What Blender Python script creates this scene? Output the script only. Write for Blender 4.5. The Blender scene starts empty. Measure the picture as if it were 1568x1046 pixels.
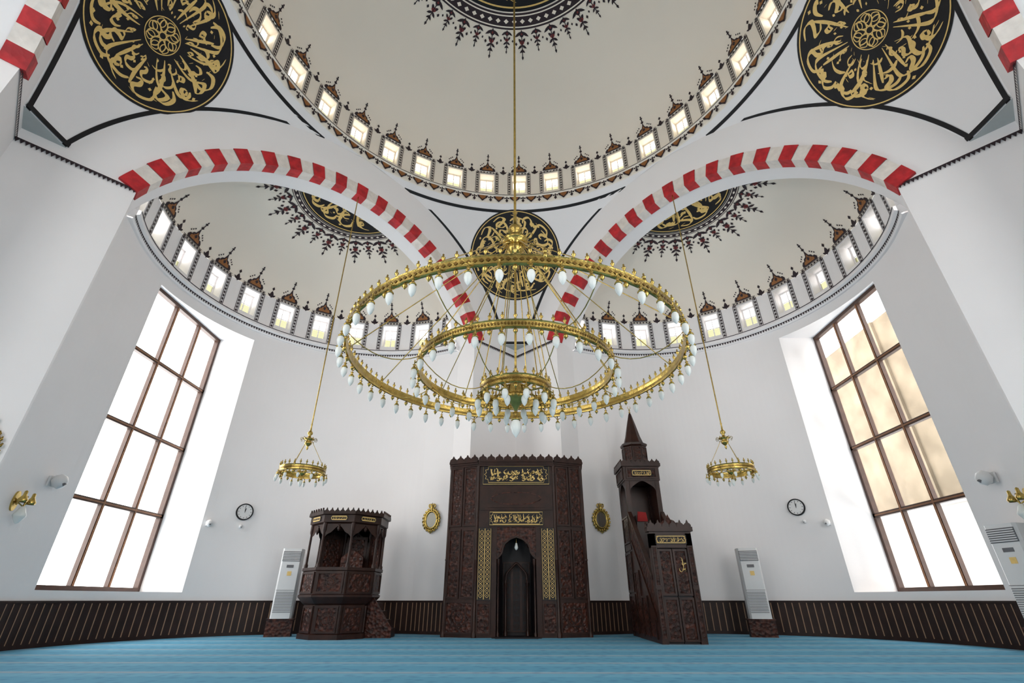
import bpy, math, random
from mathutils import Vector, Matrix
random.seed(7)
S=9.0; HC=0.947; A=0.872; CY=0.80; q=math.sqrt(.5)
def Z(z): return z*S+HC
rad=math.radians
# ------------------------------------------------------------------ materials
def mat(name,col,rough=.6,metal=0,noise=0,nscale=5,col2=None,bump=0,bscale=30,spec=.5,emit=None,voro=False):
    m=bpy.data.materials.new(name); m.use_nodes=True; nt=m.node_tree; b=nt.nodes['Principled BSDF']
    b.inputs['Roughness'].default_value=rough; b.inputs['Metallic'].default_value=metal
    b.inputs['Specular IOR Level'].default_value=spec
    tc=nt.nodes.new('ShaderNodeTexCoord')
    n=nt.nodes.new('ShaderNodeTexNoise'); n.inputs['Scale'].default_value=nscale; n.inputs['Detail'].default_value=4
    nt.links.new(tc.outputs['Object'],n.inputs['Vector'])
    r=nt.nodes.new('ShaderNodeValToRGB'); c2=col2 or tuple(c*(1-noise) for c in col)
    r.color_ramp.elements[0].position=.35; r.color_ramp.elements[1].position=.65
    r.color_ramp.elements[0].color=(*c2,1); r.color_ramp.elements[1].color=(*col,1)
    nt.links.new(n.outputs['Fac'],r.inputs['Fac']); nt.links.new(r.outputs['Color'],b.inputs['Base Color'])
    if bump:
        if voro:
            v=nt.nodes.new('ShaderNodeTexVoronoi'); v.inputs['Scale'].default_value=bscale; out=v.outputs['Distance']
            nt.links.new(tc.outputs['Object'],v.inputs['Vector'])
        else:
            v=nt.nodes.new('ShaderNodeTexNoise'); v.inputs['Scale'].default_value=bscale; out=v.outputs['Fac']
            nt.links.new(tc.outputs['Object'],v.inputs['Vector'])
        bp=nt.nodes.new('ShaderNodeBump'); bp.inputs['Strength'].default_value=bump; bp.inputs['Distance'].default_value=.03
        nt.links.new(out,bp.inputs['Height']); nt.links.new(bp.outputs['Normal'],b.inputs['Normal'])
    return m
M_wall=mat('white_plaster',(.86,.84,.84),.75,noise=.02,nscale=.6,bump=.03,bscale=40,spec=.3)
M_dome=mat('cream_dome_paint',(.86,.79,.69),.75,noise=.02,nscale=.4,spec=.3)
M_soffit_shade=mat('shaded_soffit_plaster',(.50,.53,.52),.8,noise=.05)  # pendentive underside: the soffit's shade is painted in as grey
M_black=mat('black_paint',(.010,.010,.012),.5,noise=.2,spec=.25)
M_dark=mat('dark_ornament_paint',(.035,.022,.028),.6,noise=.3,nscale=20,spec=.3)
M_gold=mat('gold_leaf',(.80,.55,.18),.45,.12,noise=.12,nscale=12)
M_brass=mat('polished_brass',(.58,.42,.12),.24,.95,noise=.35,nscale=9,bump=.15,bscale=40)
M_brass2=mat('dark_pierced_brass',(.22,.13,.03),.35,.8,noise=.35,nscale=9)
M_brown=mat('ochre_brown_paint',(.33,.13,.035),.6,noise=.3,nscale=15)
M_maroon=mat('maroon_paint',(.20,.02,.02),.6,noise=.2)
M_red=mat('red_voussoir',(.58,.018,.025),.6,col2=(.33,.01,.015),nscale=4,bump=.3,bscale=9,voro=True)
M_white=mat('cream_voussoir',(.80,.74,.68),.7,noise=.14,nscale=5,bump=.3,bscale=9,voro=True)
M_wood=mat('dark_walnut',(.036,.012,.007),.38,noise=.5,nscale=4,spec=.3)
M_carve=mat('carved_walnut',(.085,.024,.013),.42,col2=(.014,.005,.004),nscale=10,bump=1.0,bscale=11,voro=True,spec=.3)
M_frame=mat('window_brown_frame',(.07,.028,.016),.45,noise=.3)
M_frame2=mat('window_oak_bead',(.30,.13,.055),.45,noise=.2)
M_lamp=mat('frosted_glass',(.80,.83,.80),.2,noise=.04)
M_slat=mat('wainscot_dark',(.028,.012,.009),.5,noise=.4,nscale=3,spec=.3)
M_tan=mat('wainscot_tan_groove',(.34,.20,.12),.6,noise=.2)
M_plastic=mat('white_plastic',(.70,.70,.70),.4,noise=.02)
M_grille=mat('grey_grille',(.13,.13,.14),.5,noise=.1)
M_stone=mat('limestone_outside',(.20,.16,.11),.9,col2=(.125,.098,.064),nscale=.9)
M_sunlit=mat('sunlit_render_outside',(.36,.34,.32),.9,noise=.15,nscale=.8)  # lower storey paler than the stone: its sunlit brightness is put into the colour
M_cloth=mat('red_cloth',(.35,.02,.02),.9,noise=.2)
M_mirror=mat('mirror',(.75,.72,.62),.08,.9,noise=.03)
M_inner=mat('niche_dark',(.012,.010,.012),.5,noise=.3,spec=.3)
def glassmat(name,tint,gl):
    m=bpy.data.materials.new(name); m.use_nodes=True; nt=m.node_tree; nt.nodes.clear()
    o=nt.nodes.new('ShaderNodeOutputMaterial'); t=nt.nodes.new('ShaderNodeBsdfTransparent'); g=nt.nodes.new('ShaderNodeBsdfGlossy')
    t.inputs[0].default_value=(*tint,1)
    n=nt.nodes.new('ShaderNodeTexNoise'); n.inputs['Scale'].default_value=1
    g.inputs['Roughness'].default_value=.1; x=nt.nodes.new('ShaderNodeMixShader')
    mr=nt.nodes.new('ShaderNodeMapRange'); mr.inputs[3].default_value=gl*.7; mr.inputs[4].default_value=gl*1.3
    nt.links.new(n.outputs['Fac'],mr.inputs[0]); nt.links.new(mr.outputs[0],x.inputs[0])
    nt.links.new(t.outputs[0],x.inputs[1]); nt.links.new(g.outputs[0],x.inputs[2]); nt.links.new(x.outputs[0],o.inputs[0]); return m
M_glass=glassmat('window_glass',(1,1,1),.04)
M_tint=glassmat('yellow_green_glass',(.125,.125,.075),.03)
def carpetmat():
    m=bpy.data.materials.new('blue_carpet'); m.use_nodes=True; nt=m.node_tree; b=nt.nodes['Principled BSDF']; b.inputs['Roughness'].default_value=.95
    b.inputs['Specular IOR Level'].default_value=.1
    tc=nt.nodes.new('ShaderNodeTexCoord'); sp=nt.nodes.new('ShaderNodeSeparateXYZ'); nt.links.new(tc.outputs['Object'],sp.inputs[0])
    def math_(op,a,bv):
        n=nt.nodes.new('ShaderNodeMath'); n.operation=op
        for i,x in enumerate((a,bv)):
            if isinstance(x,(int,float)): n.inputs[i].default_value=x
            elif x is not None: nt.links.new(x,n.inputs[i])
        return n.outputs[0]
    y=math_('DIVIDE',sp.outputs['Y'],1.25); fr=math_('FRACT',y,None)
    r=nt.nodes.new('ShaderNodeValToRGB'); r.color_ramp.interpolation='CONSTANT'; e=r.color_ramp.elements
    base=(.110,.315,.46,1)
    e[0].color=base; e[1].position=.5; e[1].color=(.145,.36,.505,1)
    for p,c in ((.78,(.20,.22,.29,1)),(.80,(.24,.46,.58,1)),(.84,(.25,.18,.20,1)),(.875,(.28,.50,.60,1)),(.92,(.18,.24,.34,1)),(.94,(.125,.335,.48,1))):
        k=e.new(p); k.color=c
    nt.links.new(fr,r.inputs['Fac'])
    v=nt.nodes.new('ShaderNodeTexVoronoi'); v.inputs['Scale'].default_value=5; nt.links.new(tc.outputs['Object'],v.inputs['Vector'])
    mx=nt.nodes.new('ShaderNodeMix'); mx.data_type='RGBA'; mx.blend_type='MULTIPLY'; mx.inputs[0].default_value=.6
    cr=nt.nodes.new('ShaderNodeValToRGB'); cr.color_ramp.elements[0].color=(.5,.58,.7,1); cr.color_ramp.elements[1].position=.5; cr.color_ramp.elements[1].color=(1,1,1,1)
    nt.links.new(v.outputs['Distance'],cr.inputs[0]); nt.links.new(r.outputs[0],mx.inputs[6]); nt.links.new(cr.outputs[0],mx.inputs[7]); nt.links.new(mx.outputs[2],b.inputs['Base Color'])
    return m
M_carpet=carpetmat()
# ------------------------------------------------------------------ mesh builder
class MB:
    def __init__(s): s.v=[];s.f=[];s.m=[];s.s=[];s.xf=None
    def add(s,vs,fs,m=0,sm=False):
        o=len(s.v)
        if s.xf: vs=[s.xf(p) for p in vs]
        s.v+= [tuple(p) for p in vs]
        for f in fs: s.f.append([i+o for i in f]); s.m.append(m); s.s.append(sm)
    def quad(s,a,b,c,d,m=0): s.add([a,b,c,d],[(0,1,2,3)],m)
    def box(s,x0,x1,y0,y1,z0,z1,m=0):
        s.add([(x0,y0,z0),(x1,y0,z0),(x1,y1,z0),(x0,y1,z0),(x0,y0,z1),(x1,y0,z1),(x1,y1,z1),(x0,y1,z1)],
              [(0,3,2,1),(4,5,6,7),(0,1,5,4),(1,2,6,5),(2,3,7,6),(3,0,4,7)],m)
    def rev(s,prof,c=(0,0,0),n=16,m=0,sm=True,a0=0,sx=1,sy=1):
        vs=[];fs=[]
        for r,z in prof:
            for i in range(n):
                a=a0+2*math.pi*i/n; vs.append((c[0]+r*math.cos(a)*sx,c[1]+r*math.sin(a)*sy,c[2]+z))
        for j in range(len(prof)-1):
            for i in range(n):
                k=(i+1)%n; fs.append((j*n+i,j*n+k,(j+1)*n+k,(j+1)*n+i))
        s.add(vs,fs,m,sm)
    def tube(s,path,r,n=6,m=0,closed=False):
        vs=[];fs=[];N=len(path); P=[Vector(p) for p in path]
        for i in range(N):
            if closed: d=P[(i+1)%N]-P[i-1]
            else: d=P[min(i+1,N-1)]-P[max(i-1,0)]
            d.normalize(); u=d.cross(Vector((0,0,1)))
            if u.length<.05: u=d.cross(Vector((0,1,0)))
            u.normalize(); w=d.cross(u); rr=r[i] if isinstance(r,(list,tuple)) else r
            for k in range(n):
                a=2*math.pi*k/n; vs.append(P[i]+u*math.cos(a)*rr+w*math.sin(a)*rr)
        for i in range(N if closed else N-1):
            j=(i+1)%N
            for k in range(n): l=(k+1)%n; fs.append((i*n+k,i*n+l,j*n+l,j*n+k))
        s.add(vs,fs,m,True)
    def prism(s,poly,mapf,d0,d1,m=0):
        n=len(poly); vs=[mapf(u,v,d0) for u,v in poly]+[mapf(u,v,d1) for u,v in poly]
        s.add(vs,[tuple(range(n)),tuple(range(2*n-1,n-1,-1))]+[(i,(i+1)%n,n+(i+1)%n,n+i) for i in range(n)],m)
    def obj(s,name,mats,parent=None,loc=None):
        me=bpy.data.meshes.new(name); me.from_pydata(s.v,[],s.f)
        for mm in mats: me.materials.append(mm)
        me.polygons.foreach_set('material_index',s.m); me.polygons.foreach_set('use_smooth',s.s); me.update()
        ob=bpy.data.objects.new(name,me); bpy.context.scene.collection.objects.link(ob)
        if parent: ob.parent=parent
        return ob
def cat(P,n=5,closed=False):
    out=[];N=len(P)
    rng=range(N) if closed else range(N-1)
    for i in rng:
        if closed: a,b,c,d=P[i-1],P[i],P[(i+1)%N],P[(i+2)%N]
        else: a,b,c,d=P[max(i-1,0)],P[i],P[i+1],P[min(i+2,N-1)]
        for k in range(n):
            t=k/n
            out.append(tuple(.5*((2*b[j])+(-a[j]+c[j])*t+(2*a[j]-5*b[j]+4*c[j]-d[j])*t*t+(-a[j]+3*b[j]-3*c[j]+d[j])*t**3) for j in range(2)))
    if not closed: out.append(tuple(P[-1]))
    else: out.append(out[0])
    return out
# 2-D painting on mapped surfaces.  mapf(u,v,eps)->xyz
def nibstroke(mb,pts,nib,mapf,m,eps,taper=True):
    n=len(pts); vs=[]
    for i,(x,y) in enumerate(pts):
        k=1.0
        if taper: k=min(1,.35+2.2*min(i,n-1-i)/n)
        a,b=pts[max(0,i-1)],pts[min(n-1,i+1)]; dx,dy=b[0]-a[0],b[1]-a[1]; l=math.hypot(dx,dy) or 1
        px,py=-dy/l,dx/l; W=math.hypot(*nib)
        s=1 if nib[0]*px+nib[1]*py>=0 else -1
        ox,oy=(nib[0]+s*px*W*.35)*k/2,(nib[1]+s*py*W*.35)*k/2
        vs.append(mapf(x-ox,y-oy,eps)); vs.append(mapf(x+ox,y+oy,eps))
        if s<0: vs[-1],vs[-2]=vs[-2],vs[-1]
    mb.add(vs,[(2*i,2*i+1,2*i+3,2*i+2) for i in range(n-1)],m)
def line2(mb,pts,w,mapf,m,eps,closed=False):
    n=len(pts); vs=[]
    for i in range(n):
        if closed: a,b=pts[i-1],pts[(i+1)%n]
        else: a,b=pts[max(0,i-1)],pts[min(n-1,i+1)]
        dx,dy=b[0]-a[0],b[1]-a[1]; l=math.hypot(dx,dy) or 1; nx,ny=-dy/l*w/2,dx/l*w/2
        vs+= [mapf(pts[i][0]-nx,pts[i][1]-ny,eps),mapf(pts[i][0]+nx,pts[i][1]+ny,eps)]
    fs=[(2*i,2*i+1,2*i+3,2*i+2) for i in range(n-1)]
    if closed: fs.append((2*n-2,2*n-1,1,0))
    mb.add(vs,fs,m)
def poly2(mb,pts,mapf,m,eps): mb.add([mapf(x,y,eps) for x,y in pts],[tuple(range(len(pts)))],m)
def dia(mb,x,y,w,h,mapf,m,eps,rot=0):
    c,s=math.cos(rot),math.sin(rot)
    poly2(mb,[(x+a*c-b*s,y+a*s+b*c) for a,b in ((w,0),(0,h),(-w,0),(0,-h))],mapf,m,eps)
def leaf(mb,x,y,L,W,rot,mapf,m,eps):
    c,s=math.cos(rot),math.sin(rot)
    P=[(0,0),(.25,.42),(.55,.5),(.8,.28),(1,0),(.8,-.28),(.55,-.5),(.25,-.42)]
    poly2(mb,[(x+a*L*c-b*W*s,y+a*L*s+b*W*c) for a,b in P],mapf,m,eps)
TALL=[[[(0,0),(.03,.5),(-.04,1)]],
      [[(.02,1),(.0,.3),(-.12,.02),(-.32,.0),(-.42,.12)]],
      [[(-.26,1),(-.06,.35),(.12,.02)],[(.2,1),(.05,.4),(-.22,.08),(.0,-.05),(.12,.02)]],
      [[(.35,1),(.02,.72),(.32,.4),(.34,.1),(.1,.0),(-.35,.02)]],
      [[(0,1),(.02,.2)],[(.25,1),(.25,.2),(.1,0),(-.3,-.02),(-.5,.1)]]]
LOW=[[[(.32,.38),(.34,.05),(.05,-.18),(-.28,-.02),(-.32,.3)],[(0,.22),(.03,.24)]],
     [[(.0,.22),(.1,.36),(.22,.24),(.12,.1),(.0,.2)],[(.22,.24),(.16,-.06),(-.2,-.24)]],
     [[(.25,.34),(.02,.38),(.04,.18),(.24,.02),(.05,-.2),(-.38,-.16),(-.5,.08)]],
     [[(.42,.22),(.36,.02),(.26,.18),(.2,.02),(.08,.18),(.02,-.04),(-.2,-.2),(-.42,-.02),(-.42,.22)]],
     [[(.3,.3),(.05,.36),(-.15,.2),(.1,.1),(.3,-.08),(.1,-.28),(-.25,-.2)]],
     [[(.6,.06),(.1,-.08),(-.3,-.04),(-.6,.1)]],
     [[(.15,.1),(.0,.3),(-.16,.12),(.0,-.02),(.18,.1),(.34,.02)]]]
def put(mb,g,x,y,sc,nb,mapf,m,eps,k=5):
    for s_ in g: nibstroke(mb,cat([(x+a*sc*.9,y+b*sc) for a,b in s_],k),nb,mapf,m,eps)
def diac(mb,x,y,H,nibw,nb,mapf,m,eps,rng):
    if rng.random()<.5: dia(mb,x,y,nibw*.55,nibw*.55,mapf,m,eps)
    else: nibstroke(mb,[(x-.06*H,y-.03*H),(x,y),(x+.07*H,y+.04*H)],(nb[0]*.5,nb[1]*.5),mapf,m,eps)
def calli(mb,x0,x1,y0,H,mapf,m,eps,step,nibw,rng,rows=2):
    nib=(nibw*math.cos(rad(32)),nibw*math.sin(rad(32)))
    n=max(1,int(round((x1-x0)/step))); st=(x1-x0)/n
    for i in range(n):
        x=x0+(i+.5)*st
        if rng.random()<.75: put(mb,rng.choice(TALL),x+rng.uniform(-.15,.15)*st,y0+H*.16,H*.74,nib,mapf,m,eps)
        else: put(mb,rng.choice(LOW),x,y0+H*.58,H*.5,nib,mapf,m,eps)
        put(mb,rng.choice(LOW),x+rng.uniform(-.3,.3)*st,y0+H*.18,H*rng.uniform(.5,.62),nib,mapf,m,eps)
        if rows>1: put(mb,rng.choice(LOW),x+rng.uniform(.2,.6)*st,y0+H*rng.uniform(.5,.62),H*.36,nib,mapf,m,eps)
        for k in range(4): diac(mb,x+rng.uniform(-.5,.5)*st,y0+H*rng.uniform(.08,.95),H,nibw,nib,mapf,m,eps,rng)
def calliring(mb,L,tall,mapf,m,eps,rng,step=.27,nibw=.042):
    nib=(nibw*math.cos(rad(32)),nibw*math.sin(rad(32))); nib2=(nib[0]*.75,nib[1]*.75)
    n=int(round(L/step)); st=L/n; k_=tall/.6
    for i in range(n):
        x=(i+.5)*st
        put(mb,rng.choice(LOW[:5]),x,(.10)*k_,.36*k_,nib,mapf,m,eps)
        put(mb,rng.choice(TALL),x+st*rng.uniform(.25,.5),.10*k_,(.50 if i%2 else .42)*k_,nib,mapf,m,eps)
        put(mb,rng.choice(LOW),x+rng.uniform(-.2,.2)*st,.31*k_,.27*k_,nib,mapf,m,eps)
        put(mb,rng.choice(LOW),x+rng.uniform(.2,.5)*st,.47*k_,.22*k_,nib2,mapf,m,eps)
        for k in range(5): diac(mb,x+rng.uniform(-.5,.5)*st,k_*rng.uniform(.0,.6),.5,nibw,nib,mapf,m,eps,rng)
def roundel(mb,P,R,black,gold,rng,keep=None,rings=14,seg=72,tall=.60,step=.27,nib=.042):
    vs=[];fs=[]
    for j in range(rings+1):
        for i in range(seg): vs.append(P(R*j/rings,2*math.pi*i/seg,.012))
    for j in range(rings):
        for i in range(seg): k=(i+1)%seg; fs.append((j*seg+i,j*seg+k,(j+1)*seg+k,(j+1)*seg+i))
    mb.add(vs,fs,black,True)
    for r,w in ((.958,.008),): 
        vs=[]
        for i in range(96):
            a=2*math.pi*i/96; vs+=[P((r-w)*R,a,.022),P((r+w)*R,a,.022)]
        mb.add(vs,[(2*i,2*i+1,(2*i+3)%192,(2*i+2)%192) for i in range(96)],gold)
    rm=.62
    mp=lambda u,v,e:P((.90-v)*R,-u/rm,e)
    calliring(mb,2*math.pi*rm,tall,mp,gold,.024,rng,step,nib)
    for k in range(8):
        a=2*math.pi*k/8
        pts=cat([(.05,0),(.13,.05),(.20,.0),(.13,-.05)],5,True)
        ca,sa=math.cos(a),math.sin(a)
        def mp2(u,v,e,ca=ca,sa=sa):
            x,y=u*ca-v*sa,u*sa+v*ca; return P(math.hypot(x,y)*R,math.atan2(y,x),e)
        line2(mb,pts[:-1],.016,mp2,gold,.026,True)
        pts=cat([(.10,.03),(.17,.09),(.215,.02),(.15,-.02)],4,True); line2(mb,pts[:-1],.012,mp2,gold,.027,True)
    for r in (.235,.045):
        vs=[]
        for i in range(48):
            a=2*math.pi*i/48; vs+=[P((r-.006)*R,a,.024),P((r+.006)*R,a,.024)]
        mb.add(vs,[(2*i,2*i+1,(2*i+3)%96,(2*i+2)%96) for i in range(48)],gold)
def ringband(mb,P,r0,r1,n,mi,mw,eps=.014,seg=96):
    def ann(a0,a1,m,e):
        vs=[]
        for i in range(seg):
            a=2*math.pi*i/seg; vs+=[P(a0,a,e),P(a1,a,e)]
        mb.add(vs,[(2*i,2*i+1,(2*i+3)%(2*seg),(2*i+2)%(2*seg)) for i in range(seg)],m,True)
    ann(r0,r1,mi,eps)
    w=r1-r0
    ann(r0+w*.12,r0+w*.20,mw,eps+.006); ann(r1-w*.20,r1-w*.12,mw,eps+.006)
    rm=(r0+r1)/2
    for k in range(n):
        a=2*math.pi*k/n
        f=lambda u,v,e,a=a:P(rm+v,a+u/rm,e)
        dia(mb,0,0,math.pi*rm/n*.6,w*.15,f,mw,eps+.006)
def fringe(mb,P,r0,r1,n,md,mr,eps=.014):
    for k in range(n):
        a=2*math.pi*(k+.5)/n; big=k%2==0; H=(r1-r0)*(1 if big else .78); W=2*math.pi*r0/n
        f=lambda u,v,e,a=a:P(r0+v,a+u/(r0+v),e)
        poly2(mb,[(-W*.03,0),(W*.03,0),(W*.025,H),(-W*.025,H)],f,md,eps)
        leaf(mb,0,H*.02,H*.24,W*.36,math.pi/2,f,md,eps)
        for s in (1,-1):
            leaf(mb,0,H*.05,H*.34,H*.10,math.pi/2-s*1.0,f,md,eps)
            leaf(mb,s*W*.24,H*.28,H*.22,H*.10,math.pi/2+s*.7,f,md,eps)
            leaf(mb,0,H*.5,H*.22,H*.085,math.pi/2-s*.95,f,md,eps)
            leaf(mb,0,H*.68,H*.14,H*.06,math.pi/2-s*.9,f,md,eps)
            dia(mb,s*W*.42,H*.46,H*.05,H*.065,f,md,eps)
        dia(mb,0,H*.42,H*.10,H*.10,f,mr,eps+.006)
        dia(mb,0,H*.14,H*.04,H*.06,f,mr,eps+.006)
        dia(mb,0,H*.70,H*.08,H*.07,f,md,eps)
        dia(mb,0,H*.93,H*.045,H*.08,f,md,eps)
def ladder(mb,x,v0,v1,w,f,md,eps,horizontal=False):
    g=(lambda a,b,e:f(b,a,e)) if horizontal else f
    L=v1-v0; n=max(2,int(L/(w*1.15)))
    for sx in (-1,1): 
        pts=[(x+sx*w*.5,v0+L*i/4) for i in range(5)]; line2(mb,pts,w*.18,g,md,eps)
    for i in range(n):
        dia(mb,x,v0+L*(i+.5)/n,w*.36,L/n*.46,g,md,eps)
OG=[(-1,0),(-1.02,.18),(-.8,.36),(-.62,.34),(-.5,.5),(-.22,.58),(-.1,.78),(0,1)]
OG=OG+[(-x,y) for x,y in OG[-2::-1]]
def crown(mb,f,v0,W,H,md,mb_,eps):
    n=len(OG)
    vs=[f(0,v0+.3*H,eps)]+[f(x*W,v0+y*H,eps) for x,y in OG]
    mb.add(vs,[(0,i,i+1) for i in range(1,n)]+[(0,n,1)],md)
    vs=[f(0,v0+.3*H,eps+.008)]+[f(x*W*.68,v0+(.08+y*.68)*H,eps+.008) for x,y in OG]
    mb.add(vs,[(0,i,i+1) for i in range(1,n)]+[(0,n,1)],mb_)
    dia(mb,0,v0+.36*H,W*.2,H*.15,f,md,eps+.014)
    dia(mb,0,v0+1.05*H,W*.2,H*.12,f,md,eps); poly2(mb,[(-W*.06,v0+H),(W*.06,v0+H),(W*.05,v0+1.5*H),(-W*.05,v0+1.5*H)],f,md,eps)
    dia(mb,0,v0+1.38*H,W*.2,H*.08,f,md,eps); dia(mb,0,v0+1.5*H,W*.1,H*.1,f,md,eps)
    for s in (-1,1):
        for t in (.25,.5,.75): dia(mb,s*W*(1.12-.75*t),v0+H*(.38+.45*t),W*.09,H*.07,f,md,eps)
class Profile:
    def __init__(s,R,z0,zb,hd):
        s.P=[(R,z0),(R,zb)]
        for i in range(1,61):
            a=math.pi/2*i/60; s.P.append((R*math.cos(a),zb+hd*math.sin(a)))
        s.L=[0]
        for a,b in zip(s.P,s.P[1:]): s.L.append(s.L[-1]+math.dist(a,b))
    def at(s,v):
        v=max(0,min(v,s.L[-1]-1e-6))
        for i in range(len(s.L)-1):
            if v<=s.L[i+1]:
                t=(v-s.L[i])/(s.L[i+1]-s.L[i]); a,b=s.P[i],s.P[i+1]
                d=(b[0]-a[0],b[1]-a[1]); l=math.hypot(*d)
                return a[0]+d[0]*t,a[1]+d[1]*t,-d[1]/l,d[0]/l
def winzone(mb,mk,prof,hw,v0,v1,md,mbr):
    ladder(mb,-(hw+.014),v0-.018,v1+.012,.013,mk,md,.014); ladder(mb,hw+.014,v0-.018,v1+.012,.013,mk,md,.014)
    ladder(mb,v1+.014,-(hw+.02),hw+.02,.012,mk,md,.014,True)
    crown(mb,mk,v1+.022,hw*1.12,.062,md,mbr,.016)
def drumwall(mb,ctr,R,angs,hw,z0,zb,w0,w1,thick,a_from,a_to,ang2xy,full):
    cuts=[]
    for a in angs: cuts+= [a-hw/R,a+hw/R]
    ed=[a_from]+cuts+[a_to]
    for i in range(len(ed)-1):
        a,b=ed[i],ed[i+1]; hole=(i%2==1); n=3 if hole else max(1,int((b-a)/rad(1.5)))
        for k in range(n):
            p,r=a+(b-a)*k/n,a+(b-a)*(k+1)/n
            P=lambda an,z,d=0:(*ang2xy(an,R+d),Z(z))
            if hole:
                mb.quad(P(p,z0),P(r,z0),P(r,w0),P(p,w0)); mb.quad(P(p,w1),P(r,w1),P(r,zb),P(p,zb))
                mb.quad(P(p,w0),P(r,w0),P(r,w0,thick),P(p,w0,thick)); mb.quad(P(p,w1),P(r,w1),P(r,w1,thick),P(p,w1,thick))
                if k==0: mb.quad(P(p,w0),P(p,w1),P(p,w1,thick),P(p,w0,thick))
                if k==n-1: mb.quad(P(r,w0),P(r,w1),P(r,w1,thick),P(r,w0,thick))
            else: mb.quad(P(p,z0),P(r,z0),P(r,zb),P(p,zb))
        if hole:
            P=lambda an,z,d=0:(*ang2xy(an,R+d),Z(z)); m_=(a+b)/2; e=.0022/R; t=thick*.75; wm=w0+(w1-w0)*.55
            for lo,hi,zl,zh in ((m_-e,m_+e,w0,w1),(a,a+3*e,w0,w1),(b-3*e,b,w0,w1),(a,b,w0,w0+.007),(a,b,w1-.007,w1),(a,b,wm-.002,wm+.003)):
                mb.quad(P(lo,zl,t),P(hi,zl,t),P(hi,zh,t),P(lo,zh,t))
            t+=.004; mb.quad(P(a,w0,t),P(b,w0,t),P(b,wm,t),P(a,wm,t),1)
# ------------------------------------------------------------------ floor
b=MB(); b.box(-14.5,14.5,-9,21.5,-.1,0); b.obj('floor',[M_carpet])
# ------------------------------------------------------------------ main dome
DR=.88; DZ0=1.665; DZB=1.83; DH=.48
wz=lambda ang,r:(r*S*math.sin(ang),(CY+r*math.cos(ang))*S)
b=MB(); angs=[rad(1.3+10*i) for i in range(36)]
drumwall(b,None,DR,angs,.033,DZ0,DZB,1.70,1.81,.05,rad(-3.7),rad(356.3),wz,True)
seg=144
def revring(mb,pts,m,xy=wz,a0=0,a1=2*math.pi,n=seg,sm=True):
    vs=[];fs=[]; K=len(pts)
    for i in range(n+1):
        a=a0+(a1-a0)*i/n
        for r,z in pts: vs.append((*xy(a,r),Z(z)))
    for i in range(n):
        for k in range(K-1): fs.append((i*K+k,i*K+k+1,(i+1)*K+k+1,(i+1)*K+k))
    mb.add(vs,fs,m,sm)
revring(b,[(1.42,1.622),(.872,1.62),(.866,1.625)],0,sm=False); revring(b,[(.866,1.625),(.862,1.655),(.858,1.66)],0,sm=False); revring(b,[(.858,1.66),(.858,1.668),(.885,1.668)],0,sm=False)
b.obj('wall_dome_drum',[M_dome,M_tint])
b=MB(); prof=[(DR*math.cos(math.pi/2*i/40),DZB+DH*math.sin(math.pi/2*i/40)) for i in range(41)]
revring(b,prof,0); ceil=b.obj('ceiling_dome',[M_dome])
mainP=Profile(DR,DZ0,DZB,DH)
def mk_main(a0):
    def f(x,v,e):
        r,z,nr,nz=mainP.at(v); a=a0+x/r; r+=nr*e/S
        return (*wz(a,r),Z(z)-abs(nz)*e)
    return f
b=MB()
for a in angs:
    f=mk_main(a); winzone(b,f,mainP,.033,.035,.145,0,1)
    g=mk_main(a+rad(5)); leaf(b,0,.15,.035,.016,math.pi/2,g,0,.014); dia(b,0,.195,.006,.009,g,0,.014)
    for s in(-1,1): leaf(b,0,.155,.022,.009,math.pi/2+s*.9,g,0,.014)
for i in range(144):
    a=2*math.pi*i/144
    cf=lambda x,v,e,a=a:(*wz(a+x/.86,.864-e/S-.0),Z(1.622+v))
    big=i%2==0
    if big:
        poly2(b,[(-.026,.034),(-.021,.020),(-.011,.012),(0,-.002),(.011,.012),(.021,.020),(.026,.034)],cf,0,.02)
        poly2(b,[(-.017,.032),(-.011,.018),(0,.008),(.011,.018),(.017,.032)],cf,1,.03)
    else:
        dia(b,0,.010,.007,.011,cf,0,.02); poly2(b,[(-.002,.012),(.002,.012),(.003,.036),(-.003,.036)],cf,0,.02)
        for s in (-1,1): dia(b,s*.008,.024,.006,.005,cf,0,.02)
revring(b,[(.8565,1.6605),(.8565,1.6635)],0)
b.obj('dome_window_ornament',[M_dark,M_brown],ceil)
def domePolar(r,phi,e):
    rr=min(r,DR*.999); z=DZB+DH*math.sqrt(1-(rr/DR)**2)
    return (*wz(phi,rr),Z(z)-e*1.3)
b=MB(); R_=random.Random(3)
roundel(b,domePolar,.375,0,1,R_,rings=20,seg=96,tall=.5,step=.22,nib=.03)
ringband(b,domePolar,.38,.44,72,2,3,seg=144); fringe(b,domePolar,.442,.552,44,2,4)
b.obj('dome_calligraphy_medallion',[M_black,M_gold,M_dark,M_dome,M_maroon],ceil)
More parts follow.
